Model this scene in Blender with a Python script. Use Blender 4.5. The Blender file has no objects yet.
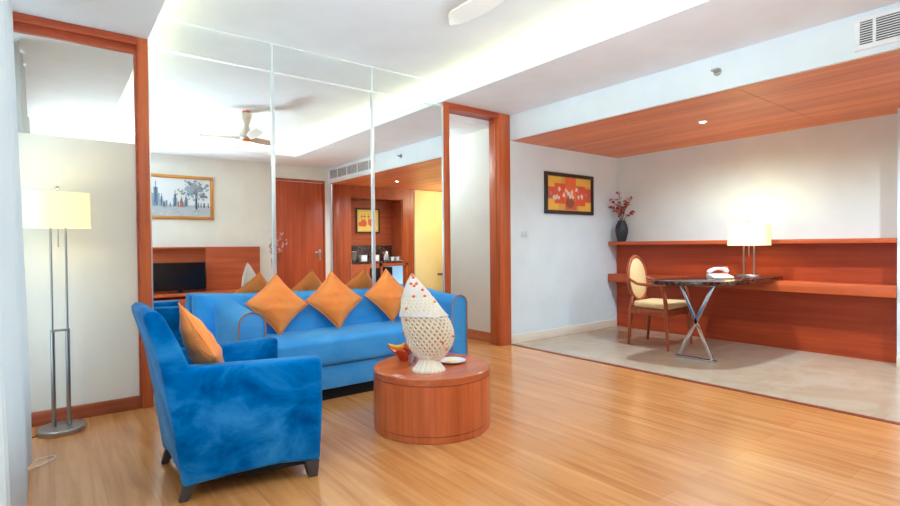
import bpy, bmesh, math, random
from mathutils import Vector, Matrix, Euler
random.seed(7)
C = bpy.context.scene.collection
PI = math.pi
def R(d): return math.radians(d)

# ------------------------------------------------------------------ materials
def s2l(c):
    return tuple((x/12.92 if x <= .04045 else ((x+.055)/1.055)**2.4) for x in [v/255. for v in c])
def new_mat(name):
    m = bpy.data.materials.new(name); m.use_nodes = True
    nt = m.node_tree
    return m, nt, nt.nodes['Principled BSDF']
def setin(b, **k):
    for n, v in k.items():
        n = n.replace('_', ' ')
        if n in b.inputs:
            if isinstance(v, tuple) and len(v) == 3: v = (*v, 1)
            b.inputs[n].default_value = v
def plain(name, rgb, rough=.6, metal=0., spec=.5, **k):
    m, nt, b = new_mat(name)
    setin(b, Base_Color=s2l(rgb), Roughness=rough, Metallic=metal, Specular_IOR_Level=spec, **k)
    return m
def coords(nt, scale=(1, 1, 1), rot=(0, 0, 0), kind='Object'):
    tc = nt.nodes.new('ShaderNodeTexCoord'); mp = nt.nodes.new('ShaderNodeMapping')
    mp.inputs['Scale'].default_value = scale; mp.inputs['Rotation'].default_value = rot
    nt.links.new(tc.outputs[kind], mp.inputs['Vector'])
    return mp.outputs['Vector']
def noise(nt, vec, scale, detail=4, rough=.55, dist=0.):
    n = nt.nodes.new('ShaderNodeTexNoise'); n.inputs['Scale'].default_value = scale
    n.inputs['Detail'].default_value = detail; n.inputs['Roughness'].default_value = rough
    n.inputs['Distortion'].default_value = dist
    nt.links.new(vec, n.inputs['Vector']); return n.outputs['Fac']
def ramp(nt, fac, stops):
    r = nt.nodes.new('ShaderNodeValToRGB'); el = r.color_ramp.elements
    while len(el) < len(stops): el.new(.5)
    for e, (p, c) in zip(el, stops):
        e.position = p; e.color = (*s2l(c), 1)
    nt.links.new(fac, r.inputs['Fac']); return r.outputs['Color']
def mixc(nt, a, b, fac, mode='MULTIPLY'):
    n = nt.nodes.new('ShaderNodeMixRGB'); n.blend_type = mode
    for sock, v in ((n.inputs['Color1'], a), (n.inputs['Color2'], b), (n.inputs['Fac'], fac)):
        if hasattr(v, 'is_output'): nt.links.new(v, sock)
        else: sock.default_value = v
    return n.outputs['Color']
def bump(nt, b, h, strength=.2, dist=.01):
    n = nt.nodes.new('ShaderNodeBump'); n.inputs['Strength'].default_value = strength
    n.inputs['Distance'].default_value = dist
    nt.links.new(h, n.inputs['Height']); nt.links.new(n.outputs['Normal'], b.inputs['Normal'])
def wood(name, c1, c2, axis, rough=.38, fine=28., spec=.4):
    m, nt, b = new_mat(name)
    sc = [fine, fine, fine]; sc[axis] = fine*.045
    v = coords(nt, tuple(sc))
    f = noise(nt, v, 1., 5, .62, .6)
    col = ramp(nt, f, [(.25, c1), (.72, c2)])
    sc2 = [6., 6., 6.]; sc2[axis] = .35
    g = noise(nt, coords(nt, tuple(sc2)), 1., 2)
    col = mixc(nt, col, ramp(nt, g, [(.3, (225, 215, 210)), (.7, (255, 255, 255))]), 1.)
    nt.links.new(col, b.inputs['Base Color'])
    setin(b, Roughness=rough, Specular_IOR_Level=spec)
    return m
def paint(name, rgb, rough=.75):
    m, nt, b = new_mat(name)
    f = noise(nt, coords(nt), 3., 3)
    lo = tuple(int(x*.975) for x in rgb)
    nt.links.new(ramp(nt, f, [(.3, lo), (.7, rgb)]), b.inputs['Base Color'])
    setin(b, Roughness=rough, Specular_IOR_Level=.25)
    bump(nt, b, noise(nt, coords(nt), 260., 2), .03, .002)
    return m
def emit(name, rgb, strength):
    m, nt, b = new_mat(name)
    setin(b, Base_Color=s2l(rgb), Emission_Color=s2l(rgb), Emission_Strength=strength, Roughness=.6)
    return m
def velvet(name, dark, mid, light, sc=4.):
    m, nt, b = new_mat(name)
    f = noise(nt, coords(nt, (1, 1, 1.5)), sc, 6, .62, .5)
    nt.links.new(ramp(nt, f, [(.34, dark), (.5, mid), (.68, light)]), b.inputs['Base Color'])
    setin(b, Roughness=.8, Specular_IOR_Level=.2, Sheen_Weight=.35, Sheen_Roughness=.4)
    b.inputs['Sheen Tint'].default_value = (.45, .75, 1, 1)
    bump(nt, b, noise(nt, coords(nt), 220., 2), .12, .002)
    return m

M = {}
M['wall'] = paint('wall_white', (228, 238, 246))
M['wall_front'] = paint('wall_front_white', (232, 228, 220))
M['wall_warm'] = paint('wall_warm_white', (222, 222, 216))
M['wall_cool'] = paint('wall_corridor', (226, 222, 216))
M['soffit'] = paint('soffit_white', (238, 240, 246))
M['tray'] = paint('tray_white', (232, 234, 240))
M['beam'] = paint('beam_white', (232, 238, 244))
M['cream'] = paint('cream', (238, 220, 160), .5)
M['skirt'] = plain('marble_skirting', (232, 222, 206), .3)
WR1, WR2 = (140, 62, 26), (184, 90, 44)
M['woodX'] = wood('redwood_x', WR1, WR2, 0)
M['woodY'] = wood('redwood_y', WR1, WR2, 1)
M['woodZ'] = wood('redwood_z', WR1, WR2, 2)
M['panelY'] = wood('panel_red_y', (156, 56, 14), (188, 78, 28), 1, .42, 22)
M['panelX'] = wood('panel_red_x', (164, 72, 28), (198, 98, 48), 0, .42, 22)
M['ledge'] = wood('ledge_red_y', (182, 80, 32), (210, 106, 52), 1, .4, 22)
M['soffwood'] = wood('soffit_wood', (208, 122, 76), (240, 152, 100), 1, .4, 16)
M['frame'] = wood('frame_wood', (170, 82, 38), (212, 114, 60), 2, .36, 26)
M['frameX'] = wood('frame_wood_x', (152, 66, 34), (198, 94, 52), 0, .36, 26)
M['doorwood'] = wood('door_wood', (156, 66, 26), (200, 92, 46), 2, .4, 18)
M['tablewood'] = wood('table_wood', (186, 92, 44), (224, 128, 74), 2, .3, 26)
M['tabletop'] = wood('table_top_wood', (184, 92, 48), (220, 124, 74), 0, .16, 22, .55)
M['chairwood'] = wood('chair_wood', (138, 66, 34), (186, 100, 58), 2, .35, 30)
M['baseboard'] = wood('baseboard_wood', (146, 72, 42), (186, 104, 66), 0, .4, 24)
M['baseboardY'] = wood('baseboard_wood_y', (166, 92, 54), (206, 130, 86), 1, .4, 24)
M['threshold'] = plain('threshold', (128, 56, 30), .4)
M['groove'] = plain('groove', (86, 42, 26), .6)
M['chrome'] = plain('chrome', (210, 214, 220), .12, 1.)
M['steel'] = plain('brushed_steel', (176, 172, 168), .3, 1.)
M['silver'] = plain('silver_strip', (226, 230, 236), .32, .6)
M['white'] = plain('white_plastic', (240, 240, 240), .4)
M['offwhite'] = plain('offwhite_ceramic', (245, 244, 240), .25)
M['black'] = plain('black_plastic', (14, 14, 16), .3)
M['screen'] = plain('tv_screen', (8, 9, 11), .12)
M['dark'] = plain('dark_void', (30, 22, 18), .8)
M['leg'] = plain('leg_dark', (74, 66, 66), .5)
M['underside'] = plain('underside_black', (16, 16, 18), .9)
M['velvet'] = velvet('armchair_velvet', (12, 72, 146), (36, 112, 194), (74, 148, 224), 3.8)
M['sofa'] = velvet('sofa_velvet', (82, 154, 234), (96, 166, 244), (116, 182, 252), 2.5)
M['piping'] = plain('tan_piping', (170, 126, 106), .7)
M['gold'] = plain('gold_frame', (196, 140, 66), .35, .5)
M['blackframe'] = plain('dark_frame', (50, 34, 30), .4)
M['upholstery'] = plain('cream_upholstery', (226, 200, 146), .8)
M['greyvase'] = plain('charcoal_vase', (44, 44, 50), .5)
M['red'] = plain('red_petal', (168, 34, 28), .6)
M['redlight'] = plain('red_petal_light', (206, 66, 44), .6)
M['twig'] = plain('twig', (120, 80, 50), .7)
M['apple'] = plain('apple_skin', (184, 92, 44), .35)
M['banana'] = plain('banana_skin', (240, 190, 50), .45)
M['orangebowl'] = plain('orange_glaze', (222, 84, 28), .25)
M['bead'] = plain('orange_bead', (232, 110, 50), .5)
M['paper'] = plain('paper_cream', (244, 226, 170), .7)
M['redcard'] = plain('red_card', (232, 92, 50), .6)
M['cable'] = plain('white_cable', (244, 244, 244), .4)
M['pinkflower'] = plain('dried_pink', (206, 150, 140), .7)
M['blueflower'] = plain('dried_blue', (150, 160, 196), .7)
M['fanwhite'] = plain('fan_white', (214, 204, 194), .4)
M['fanorange'] = plain('fan_orange', (228, 108, 60), .4)
M['switchplate'] = plain('switch_plate', (216, 226, 234), .5)
M['fridgeblack'] = plain('fridge_black', (24, 22, 22), .55, 0, .2)
M['wrap'] = plain('crinkled_wrap', (226, 216, 208), .3, 0, .6)
M['shellwhite'] = plain('shell_white', (240, 230, 210), .35)

def mk_orange():
    m, nt, b = new_mat('orange_satin')
    f = noise(nt, coords(nt), 5., 3)
    nt.links.new(ramp(nt, f, [(.3, (255, 143, 42)), (.7, (255, 163, 70))]), b.inputs['Base Color'])
    setin(b, Roughness=.42, Specular_IOR_Level=.45, Sheen_Weight=.2)
    bump(nt, b, noise(nt, coords(nt, (1, 1, 3)), 8., 4, .55, .8), .5, .03)
    return m
M['orange'] = mk_orange()

def mk_mirror(name, rgb, rough=0.):
    m = bpy.data.materials.new(name); m.use_nodes = True; nt = m.node_tree
    nt.nodes.clear()
    g = nt.nodes.new('ShaderNodeBsdfGlossy'); g.inputs['Color'].default_value = (*rgb, 1); g.inputs['Roughness'].default_value = rough
    o = nt.nodes.new('ShaderNodeOutputMaterial'); nt.links.new(g.outputs[0], o.inputs['Surface'])
    return m
M['mirror'] = mk_mirror('mirror', (.93, .95, .94))
M['tinted'] = mk_mirror('tinted_mirror', (.80, .76, .68))

def mk_frosted():
    m, nt, b = new_mat('frosted_glass')
    f = noise(nt, coords(nt), 1.6, 2)
    nt.links.new(ramp(nt, f, [(.3, (226, 218, 206)), (.7, (234, 226, 214))]), b.inputs['Base Color'])
    setin(b, Roughness=.42, Specular_IOR_Level=.5)
    return m
M['frosted'] = mk_frosted()

def mk_floor():
    m, nt, b = new_mat('laminate_floor')
    tc = nt.nodes.new('ShaderNodeTexCoord'); sep = nt.nodes.new('ShaderNodeSeparateXYZ'); com = nt.nodes.new('ShaderNodeCombineXYZ')
    nt.links.new(tc.outputs['Object'], sep.inputs[0])
    nt.links.new(sep.outputs['Y'], com.inputs['X']); nt.links.new(sep.outputs['X'], com.inputs['Y'])
    br = nt.nodes.new('ShaderNodeTexBrick')
    nt.links.new(com.outputs[0], br.inputs['Vector'])
    br.inputs['Scale'].default_value = 1.; br.inputs['Brick Width'].default_value = 1.25; br.inputs['Row Height'].default_value = .19
    br.inputs['Mortar Size'].default_value = .0016; br.inputs['Mortar Smooth'].default_value = .4; br.offset = .37
    br.inputs['Color1'].default_value = (*s2l((222, 164, 100)), 1); br.inputs['Color2'].default_value = (*s2l((212, 150, 85)), 1)
    br.inputs['Mortar'].default_value = (*s2l((196, 140, 92)), 1)
    g = noise(nt, coords(nt, (17, .9, 1)), 1., 5, .6, 1.2)
    c = mixc(nt, br.outputs['Color'], ramp(nt, g, [(.3, (226, 214, 204)), (.62, (255, 255, 255))]), 1.)
    g2 = noise(nt, coords(nt, (9, .7, 1)), 1., 3, .5, 1.5)
    c = mixc(nt, c, ramp(nt, g2, [(.3, (236, 226, 218)), (.55, (255, 255, 255))]), .8)
    nt.links.new(c, b.inputs['Base Color'])
    setin(b, Roughness=.24, Specular_IOR_Level=.5, Coat_Weight=.25, Coat_Roughness=.12)
    return m
M['floor'] = mk_floor()

def mk_marble():
    m, nt, b = new_mat('marble_floor')
    br = nt.nodes.new('ShaderNodeTexBrick'); nt.links.new(coords(nt), br.inputs['Vector'])
    br.offset = 0.; br.inputs['Scale'].default_value = 1.
    br.inputs['Brick Width'].default_value = .9; br.inputs['Row Height'].default_value = .9
    br.inputs['Mortar Size'].default_value = .0015
    br.inputs['Color1'].default_value = (*s2l((196, 182, 162)), 1); br.inputs['Color2'].default_value = (*s2l((186, 166, 140)), 1)
    br.inputs['Mortar'].default_value = (*s2l((196, 178, 154)), 1)
    g = noise(nt, coords(nt), 2.2, 6, .65, 1.5)
    c = mixc(nt, br.outputs['Color'], ramp(nt, g, [(.32, (240, 231, 221)), (.62, (255, 255, 255))]), 1.)
    nt.links.new(c, b.inputs['Base Color']); setin(b, Roughness=.22, Specular_IOR_Level=.5)
    return m
M['marble'] = mk_marble()

def mk_granite():
    m, nt, b = new_mat('brown_granite')
    v = nt.nodes.new('ShaderNodeTexVoronoi'); v.inputs['Scale'].default_value = 70.
    nt.links.new(coords(nt), v.inputs['Vector'])
    f = noise(nt, coords(nt), 45., 4, .7)
    a = ramp(nt, f, [(.36, (34, 20, 18)), (.5, (84, 50, 42)), (.66, (150, 116, 104))])
    c = mixc(nt, a, ramp(nt, v.outputs['Distance'], [(.1, (255, 255, 255)), (.6, (120, 90, 84))]), .7)
    nt.links.new(c, b.inputs['Base Color']); setin(b, Roughness=.12, Specular_IOR_Level=.6)
    return m
M['granite'] = mk_granite()

def mk_curtain():
    m = bpy.data.materials.new('sheer_curtain'); m.use_nodes = True; nt = m.node_tree; nt.nodes.clear()
    d = nt.nodes.new('ShaderNodeBsdfDiffuse'); t = nt.nodes.new('ShaderNodeBsdfTranslucent')
    d.inputs['Color'].default_value = (*s2l((196, 188, 184)), 1); t.inputs['Color'].default_value = (*s2l((206, 200, 194)), 1)
    mx = nt.nodes.new('ShaderNodeMixShader'); mx.inputs[0].default_value = .28
    o = nt.nodes.new('ShaderNodeOutputMaterial')
    nt.links.new(d.outputs[0], mx.inputs[1]); nt.links.new(t.outputs[0], mx.inputs[2]); nt.links.new(mx.outputs[0], o.inputs['Surface'])
    return m
M['curtain'] = mk_curtain()
def mk_glass(name, rgb=(1, 1, 1), mixf=.85):
    m = bpy.data.materials.new(name); m.use_nodes = True; nt = m.node_tree; nt.nodes.clear()
    t = nt.nodes.new('ShaderNodeBsdfTransparent'); t.inputs['Color'].default_value = (*rgb, 1)
    g = nt.nodes.new('ShaderNodeBsdfGlossy'); g.inputs['Roughness'].default_value = .02
    mx = nt.nodes.new('ShaderNodeMixShader'); mx.inputs[0].default_value = 1-mixf
    o = nt.nodes.new('ShaderNodeOutputMaterial')
    nt.links.new(t.outputs[0], mx.inputs[1]); nt.links.new(g.outputs[0], mx.inputs[2]); nt.links.new(mx.outputs[0], o.inputs['Surface'])
    return m
M['glass'] = mk_glass('clear_glass', (.97, .98, .98), .92)
M['glassware'] = mk_glass('glassware', (.88, .9, .92), .72)
def mk_shade():
    m, nt, b = new_mat('lamp_shade_fabric')
    setin(b, Base_Color=s2l((240, 222, 170)), Emission_Color=s2l((255, 236, 170)), Emission_Strength=.16, Roughness=.8)
    return m
M['shade'] = mk_shade()
M['led'] = emit('cove_led', (255, 230, 160), 8.5)
M['downlight'] = emit('downlight_lens', (255, 236, 200), 30.)
def mk_shell():
    m, nt, b = new_mat('shell_weave')
    f = noise(nt, coords(nt), 40., 3)
    nt.links.new(ramp(nt, f, [(.3, (196, 158, 104)), (.7, (220, 188, 138))]), b.inputs['Base Color'])
    setin(b, Roughness=.5)
    return m
M['shellbody'] = mk_shell()

# ------------------------------------------------------------------ mesh builder
class MB:
    def __init__(self): self.bm = bmesh.new(); self.mi = 0
    def _merge(self, t, mat=None):
        if mat is not None: bmesh.ops.transform(t, matrix=mat, verts=t.verts)
        for f in t.faces: f.material_index = self.mi
        me = bpy.data.meshes.new('t'); t.to_mesh(me); t.free(); self.bm.from_mesh(me); bpy.data.meshes.remove(me)
        return self
    def box(self, x0, x1, y0, y1, z0, z1, bev=0., seg=2, mat=None):
        t = bmesh.new(); bmesh.ops.create_cube(t, size=1.)
        for v in t.verts:
            v.co = Vector(((x0+x1)/2+v.co.x*(x1-x0), (y0+y1)/2+v.co.y*(y1-y0), (z0+z1)/2+v.co.z*(z1-z0)))
        if bev: bmesh.ops.bevel(t, geom=list(t.edges), offset=bev, segments=seg, profile=.5, affect='EDGES')
        return self._merge(t, mat)
    def prism(self, pts, a0, a1, axis='Y', bev=0., seg=2, mat=None):
        # pts in the plane normal to axis: Y -> (x,z), X -> (y,z), Z -> (x,y)
        def P(p, a):
            return {'Y': (p[0], a, p[1]), 'X': (a, p[0], p[1]), 'Z': (p[0], p[1], a)}[axis]
        t = bmesh.new()
        A = [t.verts.new(P(p, a0)) for p in pts]; B = [t.verts.new(P(p, a1)) for p in pts]
        n = len(pts)
        t.faces.new(A); t.faces.new(B[::-1])
        for i in range(n): t.faces.new((A[i], B[i], B[(i+1) % n], A[(i+1) % n]))
        bmesh.ops.recalc_face_normals(t, faces=t.faces)
        if bev:
            sharp = [e for e in t.edges if len(e.link_faces) == 2 and e.calc_face_angle(0) > R(28)]
            bmesh.ops.bevel(t, geom=sharp, offset=bev, segments=seg, profile=.5, affect='EDGES')
        return self._merge(t, mat)
    def lathe(self, prof, seg=32, c=(0, 0, 0), sx=1., sy=1., mat=None, cap=True):
        t = bmesh.new(); rings = []
        for r, z in prof:
            rings.append([t.verts.new((c[0]+sx*r*math.cos(2*PI*k/seg), c[1]+sy*r*math.sin(2*PI*k/seg), c[2]+z)) for k in range(seg)])
        for a, b in zip(rings, rings[1:]):
            for k in range(seg): t.faces.new((a[k], a[(k+1) % seg], b[(k+1) % seg], b[k]))
        if cap:
            t.faces.new(rings[0][::-1]); t.faces.new(rings[-1])
        bmesh.ops.recalc_face_normals(t, faces=t.faces)
        return self._merge(t, mat)
    def tube(self, path, r, seg=10, closed=False, sx=1.):
        path = [Vector(p) for p in path]; n = len(path)
        rs = r if isinstance(r, (list, tuple)) else [r]*n
        t = bmesh.new(); rings = []; up = None
        for i, p in enumerate(path):
            if closed: d = (path[(i+1) % n]-path[i-1])
            else: d = path[min(i+1, n-1)]-path[max(i-1, 0)]
            d.normalize()
            if up is None:
                up = Vector((0, 0, 1)) if abs(d.z) < .9 else Vector((1, 0, 0))
            a = d.cross(up).normalized(); b = a.cross(d).normalized(); up = b
            rings.append([t.verts.new(p+a*(rs[i]*math.cos(2*PI*k/seg))*sx+b*(rs[i]*math.sin(2*PI*k/seg))) for k in range(seg)])
        pr = list(zip(rings, rings[1:])) + ([(rings[-1], rings[0])] if closed else [])
        for a, b in pr:
            for k in range(seg): t.faces.new((a[k], a[(k+1) % seg], b[(k+1) % seg], b[k]))
        if not closed:
            t.faces.new(rings[0][::-1]); t.faces.new(rings[-1])
        bmesh.ops.recalc_face_normals(t, faces=t.faces)
        return self._merge(t)
    def bar(self, p0, p1, w, h, bev=0.):
        p0, p1 = Vector(p0), Vector(p1); d = p1-p0; L = d.length
        q = d.to_track_quat('Z', 'Y').to_matrix().to_4x4(); q.translation = p0
        return self.box(-w/2, w/2, -h/2, h/2, 0, L, bev, mat=q)
    def ball(self, c, r, sx=1., sy=1., sz=1., seg=12):
        t = bmesh.new(); bmesh.ops.create_uvsphere(t, u_segments=seg, v_segments=max(6, seg//2+2), radius=r)
        for v in t.verts: v.co = Vector((c[0]+v.co.x*sx, c[1]+v.co.y*sy, c[2]+v.co.z*sz))
        return self._merge(t)
    def quad(self, *p):
        vs = [self.bm.verts.new(q) for q in p]; f = self.bm.faces.new(vs); f.material_index = self.mi
        return self
    def mat(self, i): self.mi = i; return self
    def build(self, name, mats, parent=None, ang=38, flat=False):
        me = bpy.data.meshes.new(name); self.bm.to_mesh(me); self.bm.free()
        for m in (mats if isinstance(mats, (list, tuple)) else [mats]): me.materials.append(m)
        if not flat:
            me.shade_smooth(); me.set_sharp_from_angle(angle=R(ang))
        o = bpy.data.objects.new(name, me); C.objects.link(o)
        if parent is not None: o.parent = parent
        return o
def tag(o, label=None, cat=None, group=None, kind=None):
    if label: o['label'] = label
    if cat: o['category'] = cat
    if group: o['group'] = group
    if kind: o['kind'] = kind
    return o
def thing(name, label, cat, loc=(0, 0, 0), rz=0., group=None):
    o = bpy.data.objects.new(name, None); C.objects.link(o); o.empty_display_size = .1
    o.location = loc; o.rotation_euler = (0, 0, rz)
    return tag(o, label, cat, group)
def struct(mb, name, m, parent=None, label=None):
    o = mb.build(name, m, parent)
    if parent is None: o['kind'] = 'structure'
    if label: o['label'] = label
    return o
def dup(root, label=None):
    r = root.copy(); C.objects.link(r)
    if label: r['label'] = label
    for ch in root.children:
        c = ch.copy(); C.objects.link(c); c.parent = r
        for g in ch.children:
            d = g.copy(); C.objects.link(d); d.parent = c
    return r

# ------------------------------------------------------------------ dimensions (metres)
YM = 4.305          # mirror wall plane
YB = -.64           # wall behind the camera
XL = -.34           # window wall
XB = 4.226          # beam / threshold line
XS = 6.31           # study wall
ZS, ZT, ZC = 2.645, 2.84, 2.36
XC0, XC1, YC0 = .576, 3.24, .30    # tray opening

# ------------------------------------------------------------------ room shell
struct(MB().box(XL-.1, XB, YB-.1, 6.6, -.1, 0), 'floor', M['floor'], label='honey laminate plank floor of the living area')
struct(MB().box(XB, 7.4, YB-.1, YM+.1, -.1, 0), 'floor_study', M['marble'], label='cream marble tile floor of the study')
struct(MB().box(XB-.045, XB+.006, YB, YM, 0, .004), 'trim_1', M['threshold'], label='dark threshold strip between laminate and marble')
# ceilings
struct(MB().box(XL, XB, YB, YM+.02, ZT, ZT+.1), 'ceiling', M['tray'], label='raised flat tray ceiling')
PK = .17
s = MB()
s.box(XL, XC0, YB, YM, ZS, ZS+.07); s.box(XC1, XB, YB, YM, ZS, ZS+.07); s.box(XC0, XC1, YB, YC0, ZS, ZS+.07)
s.box(XL, XC0-PK, YB, YM, ZS+.07, ZT); s.box(XC1+PK, XB, YB, YM, ZS+.07, ZT); s.box(XC0-PK, XC1+PK, YB, YC0-PK, ZS+.07, ZT)
struct(s, 'ceiling_soffit', M['soffit'], label='lower white soffit around the lit ceiling recess')
k = 0
for x0, x1, y0, y1 in ((XC0-PK+.03, XC0-PK+.06, YC0, YM-.05), (XC1+PK-.06, XC1+PK-.03, YC0, YM-.05), (XC0, XC1, YC0-PK+.03, YC0-PK+.06)):
    k += 1
    struct(MB().box(x0, x1, y0, y1, ZS+.071, ZS+.083), 'trim_light_strip', M['led'])
struct(MB().box(XB, XB+.10, YB, YM, ZC, ZT), 'beam', M['beam'], label='white beam between living area and study')
s = MB()
s.box(XB+.03, 7.4, YB, 1.825, ZC-.005, ZC+.06); s.box(XB+.03, XS, 1.829, YM, ZC-.005, ZC+.06)
struct(s, 'ceiling_study', M['soffwood'], label='wood veneer ceiling of the study')
# walls
s = MB(); s.box(XL-.1, 3.25, YM+.03, YM+.15, 0, ZT+.1)
struct(s, 'wall_back', M['wall'])
struct(MB().box(4.205, XS+.1, YM, YM+.15, 0, ZC+.3), 'wall_study_back', M['wall'], label='white study wall with the orange flower picture')
struct(MB().box(4.21, XS, YM-.012, YM, 0, .10, .002), 'baseboard_study', M['skirt'])
struct(MB().box(XS, XS+.12, 1.227, YM, 0, ZC+.05), 'wall_right', M['wall_warm'], label='warm white study wall above wood panelling')
s = MB(); s.box(6.10, 6.5, .62, 1.227, 0, ZC+.05)
struct(s, 'wall_pier', M['wall'])
struct(MB().box(6.088, 6.10, .62, 1.227, 0, .10, .002), 'baseboard_pier', M['skirt'])
struct(MB().box(7.2, 7.3, YB, 1.3, 0, ZC+.05), 'wall_entrance', M['cream'])
struct(MB().box(6.5, 7.2, 1.15, 1.227, 0, ZC+.05), 'wall_entrance_side', M['wall_warm'])
# wall behind the camera, with openings only where cabinets and door are set into it
s = MB(); s.box(XL-.1, 3.20, YB-.15, YB, 0, ZT); s.box(4.14, 4.29, YB-.15, YB, 0, ZT); s.box(3.20, 4.14, YB-.15, YB, 2.37, ZT)
struct(s, 'wall_front', M['wall_front'])
struct(MB().box(4.29, 7.3, YB-.60, YB-.50, 0, ZT), 'wall_front_alcove', M['wall'])
struct(MB().box(6.175, 7.3, YB-.15, YB, 0, ZT), 'wall_front_entrance', M['wall'])
# corridor past the portal
struct(MB().box(4.085, 4.205, YM+.15, 6.5, 0, 2.6), 'wall_corridor_right', M['wall_cool'])
struct(MB().box(2.9, 3.0, YM+.15, 6.5, 0, 2.6), 'wall_corridor_left', M['wall_cool'])
struct(MB().box(2.9, 4.3, 6.5, 6.6, 0, 2.6), 'wall_corridor_end', M['wall_cool'])
struct(MB().box(2.9, 4.3, YM+.15, 6.6, 2.52, 2.6), 'ceiling_corridor', M['soffit'])
struct(MB().box(4.072, 4.085, YM+.15, 6.5, 0, .12, .002), 'baseboard_corridor', M['baseboardY'])
# portal frame
p = struct(MB().box(4.031, 4.205, YM-.02, YM+.15, 0, ZS, .003), 'door_1', M['frame'], label='tall empty wooden portal beside the mirror wall')
struct(MB().box(3.252, 3.325, YM-.02, YM+.15, 0, ZS, .003), 'jamb', M['frame'], p)
struct(MB().box(3.325, 4.031, YM-.02, YM+.15, 2.585, ZS, .003), 'head', M['frameX'], p)
struct(MB().box(4.022, 4.031, YM+.03, YM+.06, 0, 2.585), 'stop', M['frame'], p)

# left glazed partition in wooden frame
w = struct(MB().box(.505, .574, YM-.05, YM+.03, 0, ZS-.002, .003), 'window_2', M['frame'], label='wood framed partition with frosted lower pane beside the mirrors')
s = MB(); s.box(XL, .505, YM-.05, YM+.03, ZS-.055, ZS-.002, .002); s.box(XL, .505, YM-.02, YM+.03, ZS-.11, ZS-.055, .002)
struct(s, 'head', M['frameX'], w)
struct(MB().box(XL, .505, YM-.03, YM+.03, 0, .09, .002), 'bottom_rail', M['baseboard'], w)
struct(MB().box(XL, .505, YM-.004, YM+.01, .09, 1.895), 'frosted_pane', M['frosted'], w)
struct(MB().box(XL, .505, YM-.002, YM+.01, 1.895, ZS-.11), 'reflective_pane', M['tinted'], w)
struct(MB().box(.492, .505, YM-.03, YM+.01, .09, ZS-.11), 'stop', M['frameX'], w)

# mirror wall
mx = [.574, 1.478, 2.418, 3.252]
where = ['at the wooden post, behind the armchair', 'in the middle, behind the sofa cushions', 'at the wooden portal, behind the shell ornament']
for i in range(3):
    a, b = mx[i]+.006, mx[i+1]-.006
    o = MB().box(a, b, YM, YM+.008, .0, 2.595).build('wall_mirror', M['mirror'])
    tag(o, 'tall wall mirror panel '+where[i], 'mirror', 'tall mirror panels of the mirror wall')
    o = MB().box(a, b, YM, YM+.008, 2.607, ZT).build('wall_mirror_strip', M['mirror'])
    tag(o, 'narrow mirror strip at the ceiling, above the tall panel '+['beside the wooden post', 'in the middle of the wall', 'beside the wooden portal'][i], 'mirror', 'mirror strips under the ceiling')
k = 1
for x, wd in ((.580, .016), (1.478, .03), (2.418, .03), (3.246, .012)):
    k += 1
    struct(MB().box(x-wd/2, x+wd/2, YM-.012, YM, 0, 2.6, .002), 'trim_%d' % k, M['silver'])
    struct(MB().box(x-wd/4, x+wd/4, YM-.003, YM, 2.606, ZT-.002), 'trim_joint_%d' % k, M['silver'])
struct(MB().box(.574, 3.25, YM-.006, YM, 2.592, 2.61, .002), 'trim_rail', M['silver'])
struct(MB().box(.574, 3.25, YM-.004, YM, ZT-.008, ZT, .001), 'trim_top', M['silver'])

# window wall with curtain
s = MB(); s.box(XL-.1, XL, YB, -.3, 0, ZS); s.box(XL-.1, XL, 3.95, YM, 0, ZS); s.box(XL-.1, XL, -.3, 3.95, 0, .25); s.box(XL-.1, XL, -.3, 3.95, 2.5, ZS)
struct(s, 'wall_left', M['wall'])
s = MB()
for y in (-.3, 1.1, 2.5, 3.9): s.box(XL-.07, XL-.02, y, y+.05, .25, 2.5, .003)
s.box(XL-.07, XL-.02, -.3, 3.95, .25, .3, .003); s.box(XL-.07, XL-.02, -.3, 3.95, 2.45, 2.5, .003)
w = struct(s, 'window_1', M['white'])
struct(MB().box(XL-.05, XL-.044, -.25, 3.9, .3, 2.45), 'pane', M['glass'], w)

def curtain():
    bm = bmesh.new(); ny, nz = 420, 26; y0, y1 = .95, 3.86
    rows = []
    for j in range(nz+1):
        t = j/nz; z = .012+t*(ZS-.03); row = []
        for i in range(ny+1):
            u = i/ny; y = y0+(y1-y0)*u
            ph = y*2*PI/.34
            amp = .030+.018*math.sin(y*2.1+1)
            x = -.142 + amp*math.sin(ph+.5*math.sin(y*3.1)) + .010*math.sin(ph*2.3+1.)*(1-t) - .045*t
            x += .012*math.sin(ph*.5+t*1.5)*(1-t)
            row.append(bm.verts.new((min(x, -.094), y, z)))
        rows.append(row)
    for a, b in zip(rows, rows[1:]):
        for i in range(ny): bm.faces.new((a[i], a[i+1], b[i+1], b[i]))
    me = bpy.data.meshes.new('curtain'); bm.to_mesh(me); bm.free(); me.materials.append(M['curtain']); me.shade_smooth()
    o = bpy.data.objects.new('curtain', me); C.objects.link(o)
    return o
tag(curtain(), 'pale sheer floor length curtain hanging in folds before the window', 'curtain')

# ------------------------------------------------------------------ study built-ins
t = thing('wall_panelling', 'orange brown wood panelling with top ledge and lower shelf along the study wall', 'panelling', (XS, 1.23, 0))
s = MB(); y1 = YM-1.23-.012
s.box(-.03, -.002, 0, y1, 0, .63); s.box(-.03, -.002, 0, y1, .74, 1.14)
s.build('panel', M['panelY'], t)
MB().box(-.23, -.002, 0, y1, 1.138, 1.183, .003).build('top_ledge', M['ledge'], t)
MB().box(-.24, -.002, 0, y1, .635, .742, .003).build('shelf', M['ledge'], t)

# desk: granite top on crossed chrome legs, run into the shelf
t = thing('writing_desk', 'brown granite desk with crossed chrome legs projecting from the panelled wall', 'desk', (5.03, 2.55, 0))
prof = []
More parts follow.
